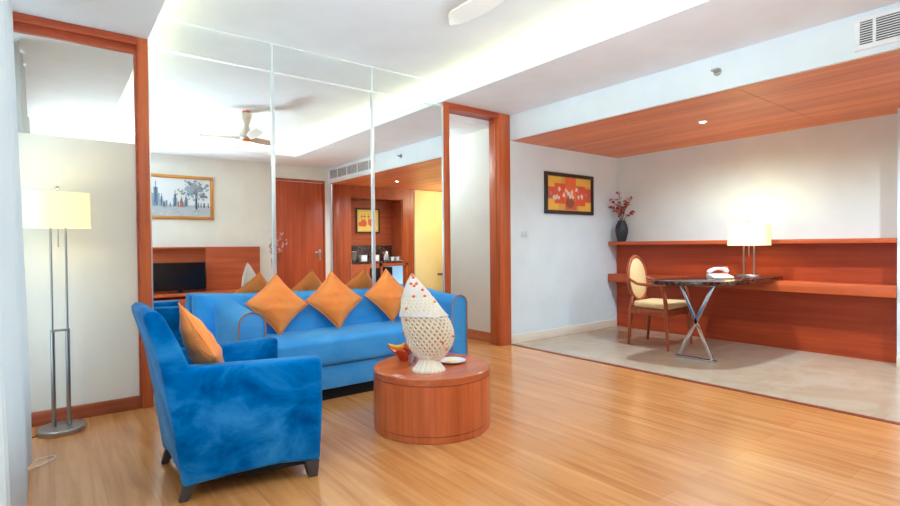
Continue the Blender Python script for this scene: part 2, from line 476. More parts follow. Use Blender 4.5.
# outline in local x (towards the wall +) and y
for a, b in ((-.28, .30), (-.22, .335), (0, .345), (.8, .345), (1.27, .345), (1.27, -.33), (1.1, -.335), (.55, -.34), (.2, -.335), (-.05, -.29), (-.2, -.18), (-.28, .0), (-.31, .16), (-.31, .25)):
    prof.append((a, b))
tmp = MB().prism(prof, .745, .785, 'Z', .004)
tmp.build('desk_top', M['granite'], t)
for sgn in (-1, 1):
    MB().bar((0, .165*sgn-.02, .745), (0, -.165*sgn, .02), .022, .034, .002).build('leg', M['chrome'], t)
MB().box(-.03, .03, -.205, .205, 0, .02, .004).build('foot_bar', M['chrome'], t)
MB().box(-.03, .03, -.19, .19, .732, .745, .002).build('top_plate', M['chrome'], t)

# desk lamp / floor lamp
def shade_mesh(L, W, z0, z1):
    # open topped oval drum
    s = MB(); n = 40; ring = []
    for k in range(n):
        a = 2*PI*k/n; c, q = math.cos(a), math.sin(a); e = .62
        ring.append((L/2*math.copysign(abs(c)**e, c), W/2*math.copysign(abs(q)**e, q)))
    for k in range(n):
        p, q = ring[k], ring[(k+1) % n]
        s.quad((p[0], p[1], z0), (q[0], q[1], z0), (q[0]*.98, q[1]*.98, z1), (p[0]*.98, p[1]*.98, z1))
    return s
t = thing('table_lamp', 'lit oval table lamp with cream shade and twin steel stems on the desk', 'lamp', (5.98, 2.44, .786), R(90))
MB().lathe([(.001, 0), (.13, 0), (.13, .016), (.125, .02), (.001, .02)], 36, sy=.55).build('base', M['steel'], t)
for x in (-.052, .052): MB().tube([(x, 0, .02), (x, 0, .52)], .008).build('stem', M['steel'], t)
shade_mesh(.415, .22, .335, .565).build('lamp_shade', M['shade'], t)
MB().box(-.2, .2, -.004, .004, .515, .521).build('shade_bracket', M['steel'], t)
MB().tube([(0, 0, .515), (0, 0, .215)], .004, 8).build('pull_switch', M['steel'], t)
MB().ball((0, 0, .585), .012).tube([(0, 0, .52), (0, 0, .58)], .004).build('finial', M['steel'], t)

t = thing('floor_lamp', 'lit floor lamp with cream oval shade on twin steel poles by the partition', 'lamp', (.040, 4.06, 0), R(3))
MB().lathe([(.001, 0), (.125, 0), (.128, .008), (.128, .03), (.122, .036), (.001, .036)], 44, sy=1.05).build('base', M['steel'], t)
for x in (-.038, .038):
    MB().tube([(x, 0, .036), (x, 0, .64)], .012, 14).build('lower_pole', M['steel'], t)
    MB().tube([(x, 0, .64), (x, 0, 1.44)], .0065, 12).build('upper_pole', M['steel'], t)
MB().box(-.05, .05, -.012, .012, .632, .645, .002).build('clamp', M['steel'], t)
shade_mesh(.34, .2, 1.28, 1.50).build('lamp_shade', M['shade'], t)
MB().box(-.15, .15, -.004, .004, 1.436, 1.443).build('shade_bracket', M['steel'], t)
MB().tube([(0, 0, 1.44), (0, 0, 1.16)], .0035, 8).build('pull_switch', M['steel'], t)
MB().ball((0, 0, 1.53), .011).tube([(0, 0, 1.44), (0, 0, 1.525)], .004).build('finial', M['steel'], t)
MB().tube([(-.11, -.03, .012), (-.15, -.06, .012), (-.17, -.12, .006), (-.2, -.14, .006)], .004, 8).build('power_cord', M['black'], t)

# telephone
t = thing('telephone', 'white corded desk telephone lying on the granite desk', 'telephone', (5.455, 2.50, .786), R(-127)); t.scale = (.82, .82, .82)
MB().prism([(-.1, 0), (.1, 0), (.1, .025), (-.06, .06), (-.1, .055)], -.13, .12, 'Y', .008).build('base', M['white'], t)
pts = [(-.055, .125, .082), (-.055, .105, .10), (-.05, .05, .118), (-.05, 0, .122), (-.05, -.05, .116), (-.055, -.105, .092), (-.06, -.13, .07)]
MB().tube(pts, [.018, .026, .02, .017, .02, .027, .018], 12, sx=1.2).build('handset', M['white'], t)
s = MB()
for i in range(3):
    for j in range(4): s.box(-.005+.02*j, .008+.02*j, -.03+.026*i, -.012+.026*i, .035-.0045*j, .052-.0045*j, .002)
s.build('keypad', plain('key_grey', (205, 208, 214), .5), t)
o = MB().prism([(-.03, 0), (.03, 0), (0, .115)], -.026, .026, 'Y', .002).build('tent_card', M['redcard'])
o.location = (5.70, 2.56, .786); tag(o, 'small orange red tent card standing behind the telephone', 'card')

# armchair of the study
def oval(cx, cz, a, b, n=36):
    return [(cx+a*math.cos(2*PI*k/n), cz+b*math.sin(2*PI*k/n)) for k in range(n)]
t = thing('desk_chair', 'wooden oval back armchair with cream upholstery at the granite desk', 'chair', (5.465, 3.195, 0), R(4))
wd = M['chairwood']
tilt = .10
def BP(x, z, off=0.): return (x, .23+tilt*(z-.5)+off, z)
MB().tube([BP(x, z) for x, z in oval(0, .75, .205, .25)], .021, 10, closed=True).build('back_frame', wd, t)
s = MB(); bm = s.bm
def pad(off, bul):
    c = bm.verts.new(BP(0, .75, off+bul)); prev = None
    rings = []
    for f_, q in ((.5, .8), (.85, .45), (1., 0.)):
        rings.append([bm.verts.new(BP(x, z, off+bul*q)) for x, z in oval(0, .75, .195*f_, .24*f_)])
    n = 36
    for k in range(n):
        bm.faces.new((c, rings[0][k], rings[0][(k+1) % n]))
        for a, b in zip(rings, rings[1:]): bm.faces.new((a[k], b[k], b[(k+1) % n], a[(k+1) % n]))
pad(-.004, -.035); pad(.004, .03)
bmesh.ops.recalc_face_normals(bm, faces=bm.faces)
s.build('backrest', M['upholstery'], t)
MB().prism([(-.24, .215), (.24, .215), (.285, -.245), (-.285, -.245)], .36, .43, 'Z', .008).build('seat_frame', wd, t)
s = MB(); s.prism([(-.215, .195), (.215, .195), (.265, -.24), (-.265, -.24)], .43, .505, 'Z', .03, 4); s.build('seat', M['upholstery'], t)
for sx in (-1, 1):
    s = MB(); s.tube([(sx*.225, .245, 0), (sx*.222, .235, .12), (sx*.215, .225, .3), (sx*.21, .22, .44), (sx*.15, .235, .54)], [.014, .018, .023, .022, .016], 10)
    s.build('leg', wd, t)
    s = MB(); s.tube([(sx*.285, -.25, 0), (sx*.28, -.235, .15), (sx*.272, -.225, .36), (sx*.27, -.215, .5), (sx*.275, -.20, .6), (sx*.28, -.17, .70)], [.015, .018, .024, .022, .018, .018], 10)
    s.build('leg', wd, t)
    s = MB(); s.tube([(sx*.285, -.23, .695), (sx*.282, -.15, .705), (sx*.27, .0, .695), (sx*.245, .12, .70), (sx*.21, .215, .735), (sx*.195, .255, .76)], [.019, .02, .017, .016, .016, .014], 10)
    s.build('armrest', wd, t)

# vase with red blossoms on the ledge
t = thing('flower_vase', 'charcoal vase with red blossom branches on the ledge corner', 'vase', (6.14, 4.12, 1.184))
MB().lathe([(.001, 0), (.05, 0), (.062, .03), (.082, .11), (.086, .16), (.075, .22), (.052, .265), (.047, .285), (.04, .285), (.04, .26), (.001, .26)], 28).build('vase', M['greyvase'], t)
rnd = random.Random(3)
st = MB(); fl = MB()
for i, (dx, dy, h) in enumerate(((-.05, .10, .30), (.02, .05, .37), (.03, -.05, .26), (-.02, .14, .2), (0, -.13, .30), (.02, -.16, .12), (-.03, .0, .2), (.03, .02, .15))):
    p0 = Vector((0, 0, .24)); p1 = Vector((dx*.4, dy*.4, .28+h*.5)); p2 = Vector((dx, dy, .28+h))
    st.tube([p0, p1, p2], [.005, .004, .002], 6)
    for q in range(12):
        u = .35+.65*rnd.random() if q else 1.
        c = p1.lerp(p2, (u-.35)/.65*1.0)+Vector((rnd.uniform(-.03, .03), rnd.uniform(-.03, .03), rnd.uniform(-.02, .02)))
        fl.mat(rnd.choice((0, 0, 1)))
        for pz in range(4):
            a = rnd.random()*6.28; rr = rnd.uniform(.018, .03)
            d1 = Vector((math.cos(a), math.sin(a), rnd.uniform(-.5, .8)))*rr; d2 = Vector((-math.sin(a), math.cos(a), rnd.uniform(-.6, .6)))*rr*.6
            fl.quad(c, c+d1*.6+d2, c+d1*1.3, c+d1*.6-d2)
st.build('branch', M['twig'], t); fl.build('blossoms', [M['red'], M['redlight']], t, flat=True)

# orange picture
def picture(name, label, x0, x1, z0, z1, y, fy, fw, fmat, painter):
    t = thing(name, label, 'picture', ((x0+x1)/2, y, (z0+z1)/2), 0 if fy < 0 else 0)
    W, H = (x1-x0)/2, (z1-z0)/2; d = .03*fy
    s = MB(); lo, hi = sorted((0, d))
    s.box(-W, W, lo, hi, H-fw, H, .004); s.box(-W, W, lo, hi, -H, -H+fw, .004)
    s.box(-W, -W+fw, lo, hi, -H+fw, H-fw, .004); s.box(W-fw, W, lo, hi, -H+fw, H-fw, .004)
    s.build('frame', fmat, t)
    c = MB(); painter(c, W-fw, H-fw, .012*fy, fy)
    c.build('canvas', painter.mats, t, flat=True)
    return t
def rect(c, W, H, y, fy, u0, u1, v0, v1, lay):
    yy = y+fy*.0006*lay; x0, x1 = -W+2*W*u0, -W+2*W*u1; z0, z1 = H-2*H*v1, H-2*H*v0
    c.quad((x0, yy, z0), (x1, yy, z0), (x1, yy, z1), (x0, yy, z1))
def disc(c, W, H, y, fy, u, v, r, lay, sq=1., n=14, jit=0., rn=None):
    yy = y+fy*.0006*lay
    x, z = -W+2*W*u, H-2*H*v
    pts = []
    for k in range(n):
        a = 2*PI*k/n; q = r*(1+(rn.uniform(-jit, jit) if rn else 0))
        pts.append((x+q*math.cos(a), yy, z+q*sq*math.sin(a)))
    c.quad(*pts)
def pal(*cols): return [plain('pigment', c, .6) for c in cols]
def paint_orange(c, W, H, y, fy):
    rn = random.Random(5); a = (c, W, H, y, fy)
    c.mat(0); rect(*a, 0, 1, 0, 1, 0)
    c.mat(1); rect(*a, 0, .3, 0, .3, 1); rect(*a, .72, 1, .72, 1, 1); rect(*a, 0, .25, .68, 1, 1); rect(*a, .65, 1, 0, .22, 1)
    c.mat(3); rect(*a, .0, .2, .32, .66, 2); rect(*a, .84, 1, .3, .72, 2)
    c.mat(2); rect(*a, .16, .46, .2, .8, 3); rect(*a, .6, .86, .24, .84, 3)
    c.mat(4); rect(*a, .39, .64, 0, .97, 4); c.mat(3); rect(*a, .40, .66, .72, .97, 5)
    c.mat(6); disc(*a, .5, .74, .085, 6, .9)
    for u, v in ((.26, .36), (.42, .40), (.55, .44), (.37, .52), (.2, .6), (.15, .62), (.24, .62), (.5, .58), (.58, .6), (.7, .56), (.78, .56), (.47, .5), (.66, .36)):
        c.mat(5)
        for q in range(4): disc(*a, u+rn.uniform(-.02, .02), v+rn.uniform(-.035, .035), rn.uniform(.013, .024), 7+q*.2, 1.1, 9, .3, rn)
    c.mat(7)
    for u, v in ((.68, .4), (.07, .5), (.88, .5), (.63, .3)): disc(*a, u, v, .018, 8, 1.2, 8, .3, rn)
paint_orange.mats = pal((222, 172, 84), (238, 192, 70), (226, 92, 48), (208, 96, 70), (238, 112, 56), (236, 226, 214), (150, 84, 46), (188, 150, 150))
picture('wall_picture', 'dark framed orange picture of white flowers in a brown vase on the study wall', 4.795, 5.742, 1.535, 2.05, YM-.0005, -1, .045, M['blackframe'], paint_orange)

# light switch
t = thing('light_switch', 'white light switch plate on the study wall below the orange picture', 'switch', (4.455, YM, 1.285))
MB().box(-.06, .06, -.008, 0, -.04, .04, .003).build('plate', M['switchplate'], t)
for x in (-.025, .025): MB().box(x-.018, x+.018, -.012, -.007, -.025, .025, .002).build('rocker', M['switchplate'], t)

# vent, sprinkler, downlights
t = thing('air_vent', 'white air conditioning grille set into the beam face', 'vent', (XB, .2, 2.512))
y0, y1, z0, z1 = -.75, .84, -.075, .072
s = MB(); s.box(-.014, 0, y0-.035, y1+.03, z1, z1+.035, .004); s.box(-.014, 0, y0-.035, y1+.03, z0-.035, z0, .004)
s.box(-.014, 0, y0-.035, y0, z0, z1, .004); s.box(-.014, 0, y1, y1+.03, z0, z1, .004)
s.build('vent_frame', M['white'], t)
MB().box(-.004, -.001, y0, y1, z0, z1).build('vent_back', plain('vent_shadow', (24, 34, 44), .8), t)
s = MB()
for k in range(9):
    z = z0+.008+k*(z1-z0-.012)/8.6
    s.box(-.012, -.004, y0, y1, z, z+.006)
s.build('louvre', M['white'], t)
for y in (.765, .36, -.04, -.42): MB().box(-.013, -.002, y-.008, y+.008, z0, z1).build('divider', M['white'], t)
t = thing('sprinkler', 'small chrome sidewall sprinkler on the beam', 'sprinkler', (XB, 1.957, 2.512))
rot = Matrix.Rotation(R(-90), 4, 'Y')
MB().lathe([(.001, 0), (.032, 0), (.03, .008), (.001, .01)], 20, mat=rot).build('escutcheon', M['steel'], t)
s = MB(); s.lathe([(.001, 0), (.011, 0), (.011, .05), (.001, .05)], 12, mat=rot); s.box(-.062, -.05, -.022, .022, -.003, .012); s.build('nozzle', M['steel'], t)
def downlight(x, y, label):
    t = thing('downlight', label, 'ceiling light', (x, y, ZC-.005), 0, 'round downlights in the wood ceiling')
    MB().lathe([(.028, 0), (.045, 0), (.043, -.006), (.03, -.008)], 28, cap=False).build('rim', M['white'], t)
    MB().lathe([(.001, -.001), (.03, -.001), (.03, -.004), (.001, -.004)], 24).build('lens', M['downlight'], t)
downlight(5.13, 2.52, 'round lit downlight in the wood ceiling above the granite desk')
downlight(5.11, .42, 'round lit downlight in the wood ceiling near the minibar, seen in the mirror')

# ceiling fan
fx, fy, fz = 1.95, 1.97, 2.53
t = thing('ceiling_fan', 'white three bladed ceiling fan with orange accents hanging from the tray ceiling', 'fan', (fx, fy, fz))
MB().lathe([(.001, .31), (.05, .31), (.05, .30), (.03, .27), (.001, .27)], 20).build('canopy', M['fanorange'], t)
MB().lathe([(.001, .285), (.075, .28), (.06, .2), (.032, .13), (.06, .06), (.085, .01), (.085, -.02), (.06, -.045), (.001, -.05)], 28).build('motor_housing', M['fanwhite'], t)
MB().lathe([(.05, -.046), (.062, -.05), (.04, -.062), (.001, -.064)], 24).build('hub_cap', M['fanorange'], t)
for ang in (86, 206, 326):
    bm = bmesh.new(); n = 14; top = []; bot = []
    ca, sa = math.cos(R(ang)), math.sin(R(ang))
    for k in range(n+1):
        u = k/n; r = .07+u*.48; wd_ = .024+.028*math.sin(min(1, u*1.35)*PI*.72); 
        if u > .8: wd_ *= max(.06, 1-((u-.8)/.2)**2*.88)
        for lst, zo in ((top, .006), (bot, -.006)):
            pr = []
            for q in (-1, 0, 1):
                lx, ly, lz = r, q*wd_+.03*u*u, -.02+zo+q*.022+.02*u
                pr.append(bm.verts.new((lx*ca-ly*sa, lx*sa+ly*ca, lz)))
            lst.append(pr)
    for k in range(n):
        for q in range(2):
            bm.faces.new((top[k][q], top[k+1][q], top[k+1][q+1], top[k][q+1])); bm.faces.new((bot[k][q], bot[k][q+1], bot[k+1][q+1], bot[k+1][q]))
        for q in (0, 2): bm.faces.new((top[k][q], bot[k][q], bot[k+1][q], top[k+1][q]))
    for k in (0, n): bm.faces.new((top[k][0], top[k][1], top[k][2], bot[k][2], bot[k][1], bot[k][0]))
    bmesh.ops.recalc_face_normals(bm, faces=bm.faces)
    s = MB(); s.bm.free(); s.bm = bm; s.build('blade', M['fanwhite'], t, 50)

# ------------------------------------------------------------------ armchair
t = thing('armchair', 'blue velvet armchair in the front seen from its side', 'armchair', (.754, 2.842, 0), R(-1))
V = M['velvet']
W = .295; SPL = math.tan(R(11.5))
def splay(mb):
    for v in mb.bm.verts: v.co.y *= 1+max(-.35, (v.co.x+.3))*SPL/W
    return mb
side = [(-.300, .066), (-.1, .088), (.12, .098), (.315, .080), (.33, .35), (.33, .592), (.1, .595), (-.2, .602), (-.372, .61), (-.345, .4)]
for sy in (-1, 1):
    rotm = Matrix.Translation((-.3, sy*W, 0)) @ Matrix.Rotation(R(11)*sy, 4, 'Z') @ Matrix.Translation((.3, -sy*W, 0))
    y0, y1 = sorted((sy*W, sy*(W-.115)))
    MB().prism(side, y0, y1, 'Y', .022, 3, mat=rotm).build('arm', V, t)
back = [(-.295, .10), (-.335, .36), (-.375, .62), (-.410, .75), (-.437, .838), (-.43, .864), (-.40, .872), (-.365, .858), (-.305, .73), (-.25, .585), (-.20, .40), (-.19, .12)]
splay(MB().prism(back, -W+.004, W-.004, 'Y', .02, 3)).build('backrest', V, t)
splay(MB().box(-.2, .30, -W+.10, W-.10, .10, .28, .015)).build('seat_base', V, t)
splay(MB().box(-.21, .325, -W+.095, W-.095, .28, .455, .045, 4)).build('seat', V, t)
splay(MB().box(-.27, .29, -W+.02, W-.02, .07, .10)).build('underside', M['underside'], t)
for sy in (-1, 1):
    y = sy*(W-.035)
    m = MB()
    m.prism([(-.285, .085), (-.225, .085), (-.275, 0), (-.31, 0)], y-.02, y+.02, 'Y', .004); splay(m).build('leg', M['leg'], t)
    m = MB(); m.prism([(.235, .085), (.305, .085), (.295, 0), (.258, 0)], y-.022, y+.022, 'Y', .004); splay(m).build('leg', M['leg'], t)

# ------------------------------------------------------------------ cushions
def cushion_mesh(side_, thick, seed):
    rn = random.Random(seed); n = 22; bm = bmesh.new(); sheets = []
    ph = [rn.uniform(0, 6) for _ in range(6)]
    for sg in (1, -1):
        g = []
        for i in range(n+1):
            row = []
            for j in range(n+1):
                u, v = -1+2*i/n, -1+2*j/n
                k = 1-.085*(1-u*u)*abs(v)**3-.0; kx = 1-.09*(1-v*v); ky = 1-.09*(1-u*u)
                h = ((1-abs(u)**2.6)*(1-abs(v)**2.6))**.62
                wr = 1+.07*math.sin(5*u+ph[0])*math.sin(4*v+ph[1])+.05*math.sin(9*(u+v)+ph[2])
                if sg < 0 and (i in (0, n) or j in (0, n)): row.append(sheets[0][i][j]); continue
                row.append(bm.verts.new((side_/2*u*kx, side_/2*v*ky, sg*thick/2*h*wr)))
            g.append(row)
        sheets.append(g)
        for i in range(n):
            for j in range(n):
                q = (g[i][j], g[i+1][j], g[i+1][j+1], g[i][j+1])
                bm.faces.new(q if sg > 0 else q[::-1])
    s = MB(); s.bm.free(); s.bm = bm
    return s, n
def cushion(label, loc, face_dir_deg, lean, spin, seed, side_=.37, thick=.15, group=None):
    s, n = cushion_mesh(side_, thick, seed)
    o = s.build('cushion', M['orange'], None, 180)
    # piped edge as its own part
    pth = []
    k = side_/2
    for e in range(4):
        for q in range(10):
            a = -1+2*q/10
            u, v = ((a, -1), (1, a), (-a, 1), (-1, -a))[e]
            pth.append((k*u*(1-.09*(1-v*v)), k*v*(1-.09*(1-u*u)), 0))
    MB().tube(pth, .004, 6, closed=True).build('piping', M['orange'], o)
    # local z = face normal. spin in plane, stand up, lean back, turn
    m = Matrix.Rotation(R(face_dir_deg), 4, 'Z') @ Matrix.Rotation(R(90-lean), 4, 'X') @ Matrix.Rotation(R(spin), 4, 'Z')
    o.matrix_world = Matrix.Translation(loc) @ m
    tag(o, label, 'cushion', group)
    return o
# face_dir 0: normal points to -Y
G = 'orange cushions on the blue sofa'
cushion('orange cushion balanced on its corner beside the left sofa arm', (1.402, 4.022, .702), 3, 20, 40, 11, .355, .14, G)
cushion('orange cushion balanced on its corner, middle of the three on the sofa', (1.885, 4.022, .702), -2, 20, 44, 12, .36, .14, G)
cushion('orange cushion balanced on its corner behind the white shell ornament', (2.415, 4.022, .706), 0, 20, 41, 13, .355, .14, G)
cushion('orange cushion leaning against the back of the blue armchair', (.595, 2.80, .645), 90, 24, 45, 14, .36, .13)

# ------------------------------------------------------------------ sofa
t = thing('sofa', 'light blue velvet sofa with piped rounded arms in front of the mirror wall', 'sofa', (1.915, 3.85, 0))
S = M['sofa']
def X(v): return v-1.915
def Y(v): return v-3.85
bk = [(Y(4.02), .09), (Y(4.19), .09), (Y(4.262), .60), (Y(4.268), .72), (Y(4.255), .75), (Y(4.21), .762), (Y(4.165), .755), (Y(4.135), .73), (Y(4.055), .45)]
s = MB(); bm = s.bm; rings = []
for xx, dz, ins in ((.832, .030, .02), (.838, .034, 0), (.95, .028, 0), (1.2, .012, 0), (1.9, -.004, 0), (2.3, -.015, 0), (2.9, -.036, 0), (2.915, -.046, .02)):
    rings.append([bm.verts.new((X(xx), y+(ins if y < Y(4.15) else -ins), z-(ins*.5 if z > .5 else 0)+dz*max(0, (z-.45)/.3))) for y, z in bk])
L = len(bk)
for a, b in zip(rings, rings[1:]):
    for k in range(L): bm.faces.new((a[k], a[(k+1) % L], b[(k+1) % L], b[k]))
bm.faces.new(rings[0]); bm.faces.new(rings[-1][::-1])
bmesh.ops.recalc_face_normals(bm, faces=bm.faces)
s.build('backrest', S, t, 50)
def arm(x0, x1):
    # rounded top profile in xz, lofted front to back with a gentle rise
    s = MB(); bm = s.bm; n = 14; w = (x1-x0)/2; cx = (x0+x1)/2
    rings = []
    for yy, zt, ins in ((Y(3.497), .712, .012), (Y(3.475), .72, .0), (Y(3.6), .722, 0), (Y(3.75), .73, 0), (Y(3.9), .745, 0), (Y(4.05), .765, 0), (Y(4.17), .77, 0)):
        if ins: yy -= .022
        r = w-ins; pr = [(cx-r, .09), (cx-r, zt-r*.95)]
        for k in range(1, n): 
            a = PI-PI*k/n
            pr.append((cx+r*math.cos(a)*(1 if True else 0), zt-r*.95+r*.95*math.sin(a)))
        pr += [(cx+r, zt-r*.95), (cx+r, .09)]
        rings.append([bm.verts.new((px, yy, pz)) for px, pz in pr])
    L = len(rings[0])
    for a, b in zip(rings, rings[1:]):
        for k in range(L): bm.faces.new((a[k], a[(k+1) % L], b[(k+1) % L], b[k]))
    bm.faces.new(rings[0]); bm.faces.new(rings[-1][::-1])
    bmesh.ops.recalc_face_normals(bm, faces=bm.faces)
    o = s.build('arm', S, t, 50)
    pth = []
    zt = .72; r = w
    pth.append((cx-r, Y(3.468), .1)); pth.append((cx-r, Y(3.468), zt-r*.95))
    for k in range(1, n):
        a = PI-PI*k/n; pth.append((cx+r*math.cos(a), Y(3.468), zt-r*.95+r*.95*math.sin(a)))
    pth.append((cx+r, Y(3.468), zt-r*.95)); pth.append((cx+r, Y(3.468), .1))
    MB().tube(pth, .0055, 8).build('piping', M['piping'], o)
arm(X(.955), X(1.125)); arm(X(2.70), X(2.865))
MB().box(X(1.127), X(2.698), Y(3.57), Y(4.06), .09, .268, .012).build('seat_base', S, t)
MB().box(X(1.127), X(2.698), Y(3.53), Y(4.07), .27, .475, .04, 4).build('seat', S, t)
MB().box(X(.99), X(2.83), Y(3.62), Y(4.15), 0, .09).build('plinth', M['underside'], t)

# ------------------------------------------------------------------ coffee table and what stands on it
TX, TY, TZ = 1.940, 2.708, .38
t = thing('coffee_table', 'round wooden drum coffee table in front of the blue sofa', 'coffee table', (TX, TY, 0))
r = .375
MB().lathe([(.001, .337), (r, .337), (r, .374), (r-.006, .38), (.001, .38)], 72).build('table_top', M['tabletop'], t)
s = MB().lathe([(r-.004, .045), (r, .045), (r, .333), (r-.004, .333)], 72, cap=False); s.build('drum', M['tablewood'], t)
MB().lathe([(.001, 0), (r-.008, 0), (r-.003, .006), (r-.003, .041), (.001, .041)], 72).build('plinth', M['tablewood'], t)
s = MB(); s.lathe([(.05, .333), (r-.007, .333), (r-.007, .337), (.05, .337)], 72); s.lathe([(.05, .041), (r-.007, .041), (r-.007, .045), (.05, .045)], 72)
s.build('groove', M['groove'], t)

# shell ornament: lofted leaf shaped body, woven cane over it, ribbed fan foot
sc = .00618
t = thing('shell_ornament', 'tall white woven shell ornament with orange dots on the round table', 'ornament', (1.826, 2.580, TZ), R(-37.7))
prof = [(14, 421, 440), (20, 414.5, 446), (28, 409, 451.5), (36, 407, 453.5), (44, 404.5, 453), (52, 403, 450), (60, 402, 445), (68, 402.3, 439), (76, 403, 433.5), (84, 405, 427.5), (91, 407.5, 421.5), (97, 410.5, 416.5), (100, 412.5, 414.5)]
def shell_at(h):
    for (h0, a0, b0), (h1, a1, b1) in zip(prof, prof[1:]):
        if h0 <= h <= h1:
            u = (h-h0)/(h1-h0); return a0+(a1-a0)*u, b0+(b1-b0)*u
    return prof[-1][1:]
def shell_pt(h, a, k=1.):
    l, q = shell_at(h); cx = (l+q)/2; w = (q-l)/2*k
    return Vector(((cx-429)*sc+w*sc*math.cos(a), .55*w*sc*math.sin(a), (h-3)*sc))
s = MB(); bm = s.bm; N = 28; hs = [14+86*i/26 for i in range(27)]
rg = [[bm.verts.new(shell_pt(h, 2*PI*k/N, .95)) for k in range(N)] for h in hs]
for a, b in zip(rg, rg[1:]):
    for k in range(N): bm.faces.new((a[k], a[(k+1) % N], b[(k+1) % N], b[k]))
bm.faces.new(rg[0][::-1]); bm.faces.new(rg[-1])
s.build('body', M['shellbody'], t, 60)
s = MB()
n = 26
for d in (1, -1):
    for k in range(n):
        pts = [shell_pt(14+62*i/30, 2*PI*k/n+d*i*.075, 1.0) for i in range(31)]
        s.tube(pts, .0062, 5)
s.build('woven_lattice', M['shellwhite'], t, 60)
# smooth collar and tip
s = MB()
s.tube([shell_pt(h, PI*.5, 0)+Vector((0, 0, 0)) for h in (95, 98, 100)], [.014, .011, .003], 10)
s.build('tip', M['bead'], t)
rn = random.Random(9)
for h, a in ((96, -1.4), (90, -1.9), (90, -1.2), (84, -.9), (78, -1.75), (78, -1.0), (72, -.5), (88, -1.55), (55, -2.4), (42, -2.9), (38, -.35), (26, -.7), (66, -2.3), (33, -1.0)):
    p = shell_pt(h, a, 1.04); MB().ball(p, .0105, 1, .6, .8, 10).build('orange_dot', M['bead'], t)
# plastic wrap frill at the waist
s = MB(); bm = s.bm; N = 44; rw = random.Random(4)
fr = [[bm.verts.new(shell_pt(h+rw.uniform(-.6, .6), 2*PI*k/N, kk*(1+rw.uniform(-.035, .035)))) for k in range(N)] for h, kk in ((58, 1.12), (61, 1.06), (65, 1.02), (70, 1.03), (75, 1.02), (80, 1.03), (85, 1.02), (90, 1.03), (95, 1.02), (98, 1.0))]
for a, b in zip(fr, fr[1:]):
    for k in range(N): bm.faces.new((a[k], a[(k+1) % N], b[(k+1) % N], b[k]))
s.build('wrap', M['wrap'], t, 15)
s = MB(); bm = s.bm; N = 40; rr = []
for h, w in ((0, 15.5), (2, 15.8), (6, 12.5), (10, 10), (12, 9.2), (15, 11.5), (16.5, 11.8)):
    rr.append([bm.verts.new(((0+w*sc*(1+.05*(1 if k % 2 else -1))*math.cos(2*PI*k/N)), w*sc*.8*(1+.05*(1 if k % 2 else -1))*math.sin(2*PI*k/N), h*sc)) for k in range(N)])
for a, b in zip(rr, rr[1:]):
    for k in range(N): bm.faces.new((a[k], a[(k+1) % N], b[(k+1) % N], b[k]))
bm.faces.new(rr[0][::-1]); bm.faces.new(rr[-1])
s.build('fan_foot', M['shellwhite'], t, 20)

# fruit bowl, fruit, glass, plate
t = thing('fruit_bowl', 'small orange leaf shaped bowl behind the shell ornament', 'bowl', (1.878, 2.935, TZ))
s = MB(); bm = s.bm; N = 32; rr = []
for h, w in ((0, .03), (.004, .035), (.03, .055), (.06, .085), (.075, .095)):
    rr.append([bm.verts.new((w*(1+.18*math.cos(5*2*PI*k/N)*(h/.075))*math.cos(2*PI*k/N), w*(1+.18*math.cos(5*2*PI*k/N)*(h/.075))*math.sin(2*PI*k/N), h+.012*math.cos(5*2*PI*k/N)*(h/.075))) for k in range(N)])
for a, b in zip(rr, rr[1:]):
    for k in range(N): bm.faces.new((a[k], a[(k+1) % N], b[(k+1) % N], b[k]))
bm.faces.new(rr[0][::-1])
s.build('bowl', M['orangebowl'], t, 60)
o = MB().lathe([(.002, -.038), (.02, -.034), (.036, -.012), (.039, .008), (.03, .03), (.012, .035), (.002, .028)], 20).build('apple', M['apple']); o.location = (1.905, 2.925, TZ+.085)
MB().tube([(0, 0, .026), (.004, 0, .045)], .0025, 6).build('stem', M['twig'], o)
tag(o, 'reddish brown apple lying in the orange bowl', 'apple')
o = MB().tube([(-.075, .02, .03), (-.055, .015, .012), (-.02, .0, .0), (.02, -.01, .004), (.05, -.015, .022), (.06, -.016, .032)], [.004, .013, .017, .017, .011, .004], 10).build('banana', M['banana'])
o.location = (1.85, 2.96, TZ+.085); tag(o, 'yellow banana poking out of the orange bowl', 'banana')
o = MB().lathe([(.026, 0), (.03, .075), (.028, .075), (.024, .006), (.001, .006)], 24, cap=False).build('drinking_glass', M['glassware']); o.location = (1.835, 2.78, TZ+.001)
tag(o, 'small clear glass tumbler tucked behind the shell ornament', 'glass')
o = MB().lathe([(.001, .003), (.045, .001), (.05, .0), (.09, .014), (.092, .017), (.088, .017), (.05, .006), (.001, .006)], 40).build('plate', M['offwhite']); o.location = (2.075, 2.672, TZ)
tag(o, 'round white plate on the coffee table beside the shell ornament', 'plate')
o = MB().box(-.035, .035, -.025, .025, 0, .008, .003).build('napkin', M['paper']); o.location = (2.065, 2.668, TZ+.0065); o.rotation_euler = (0, 0, .5)
tag(o, 'cream folded napkin lying on the white plate', 'napkin')

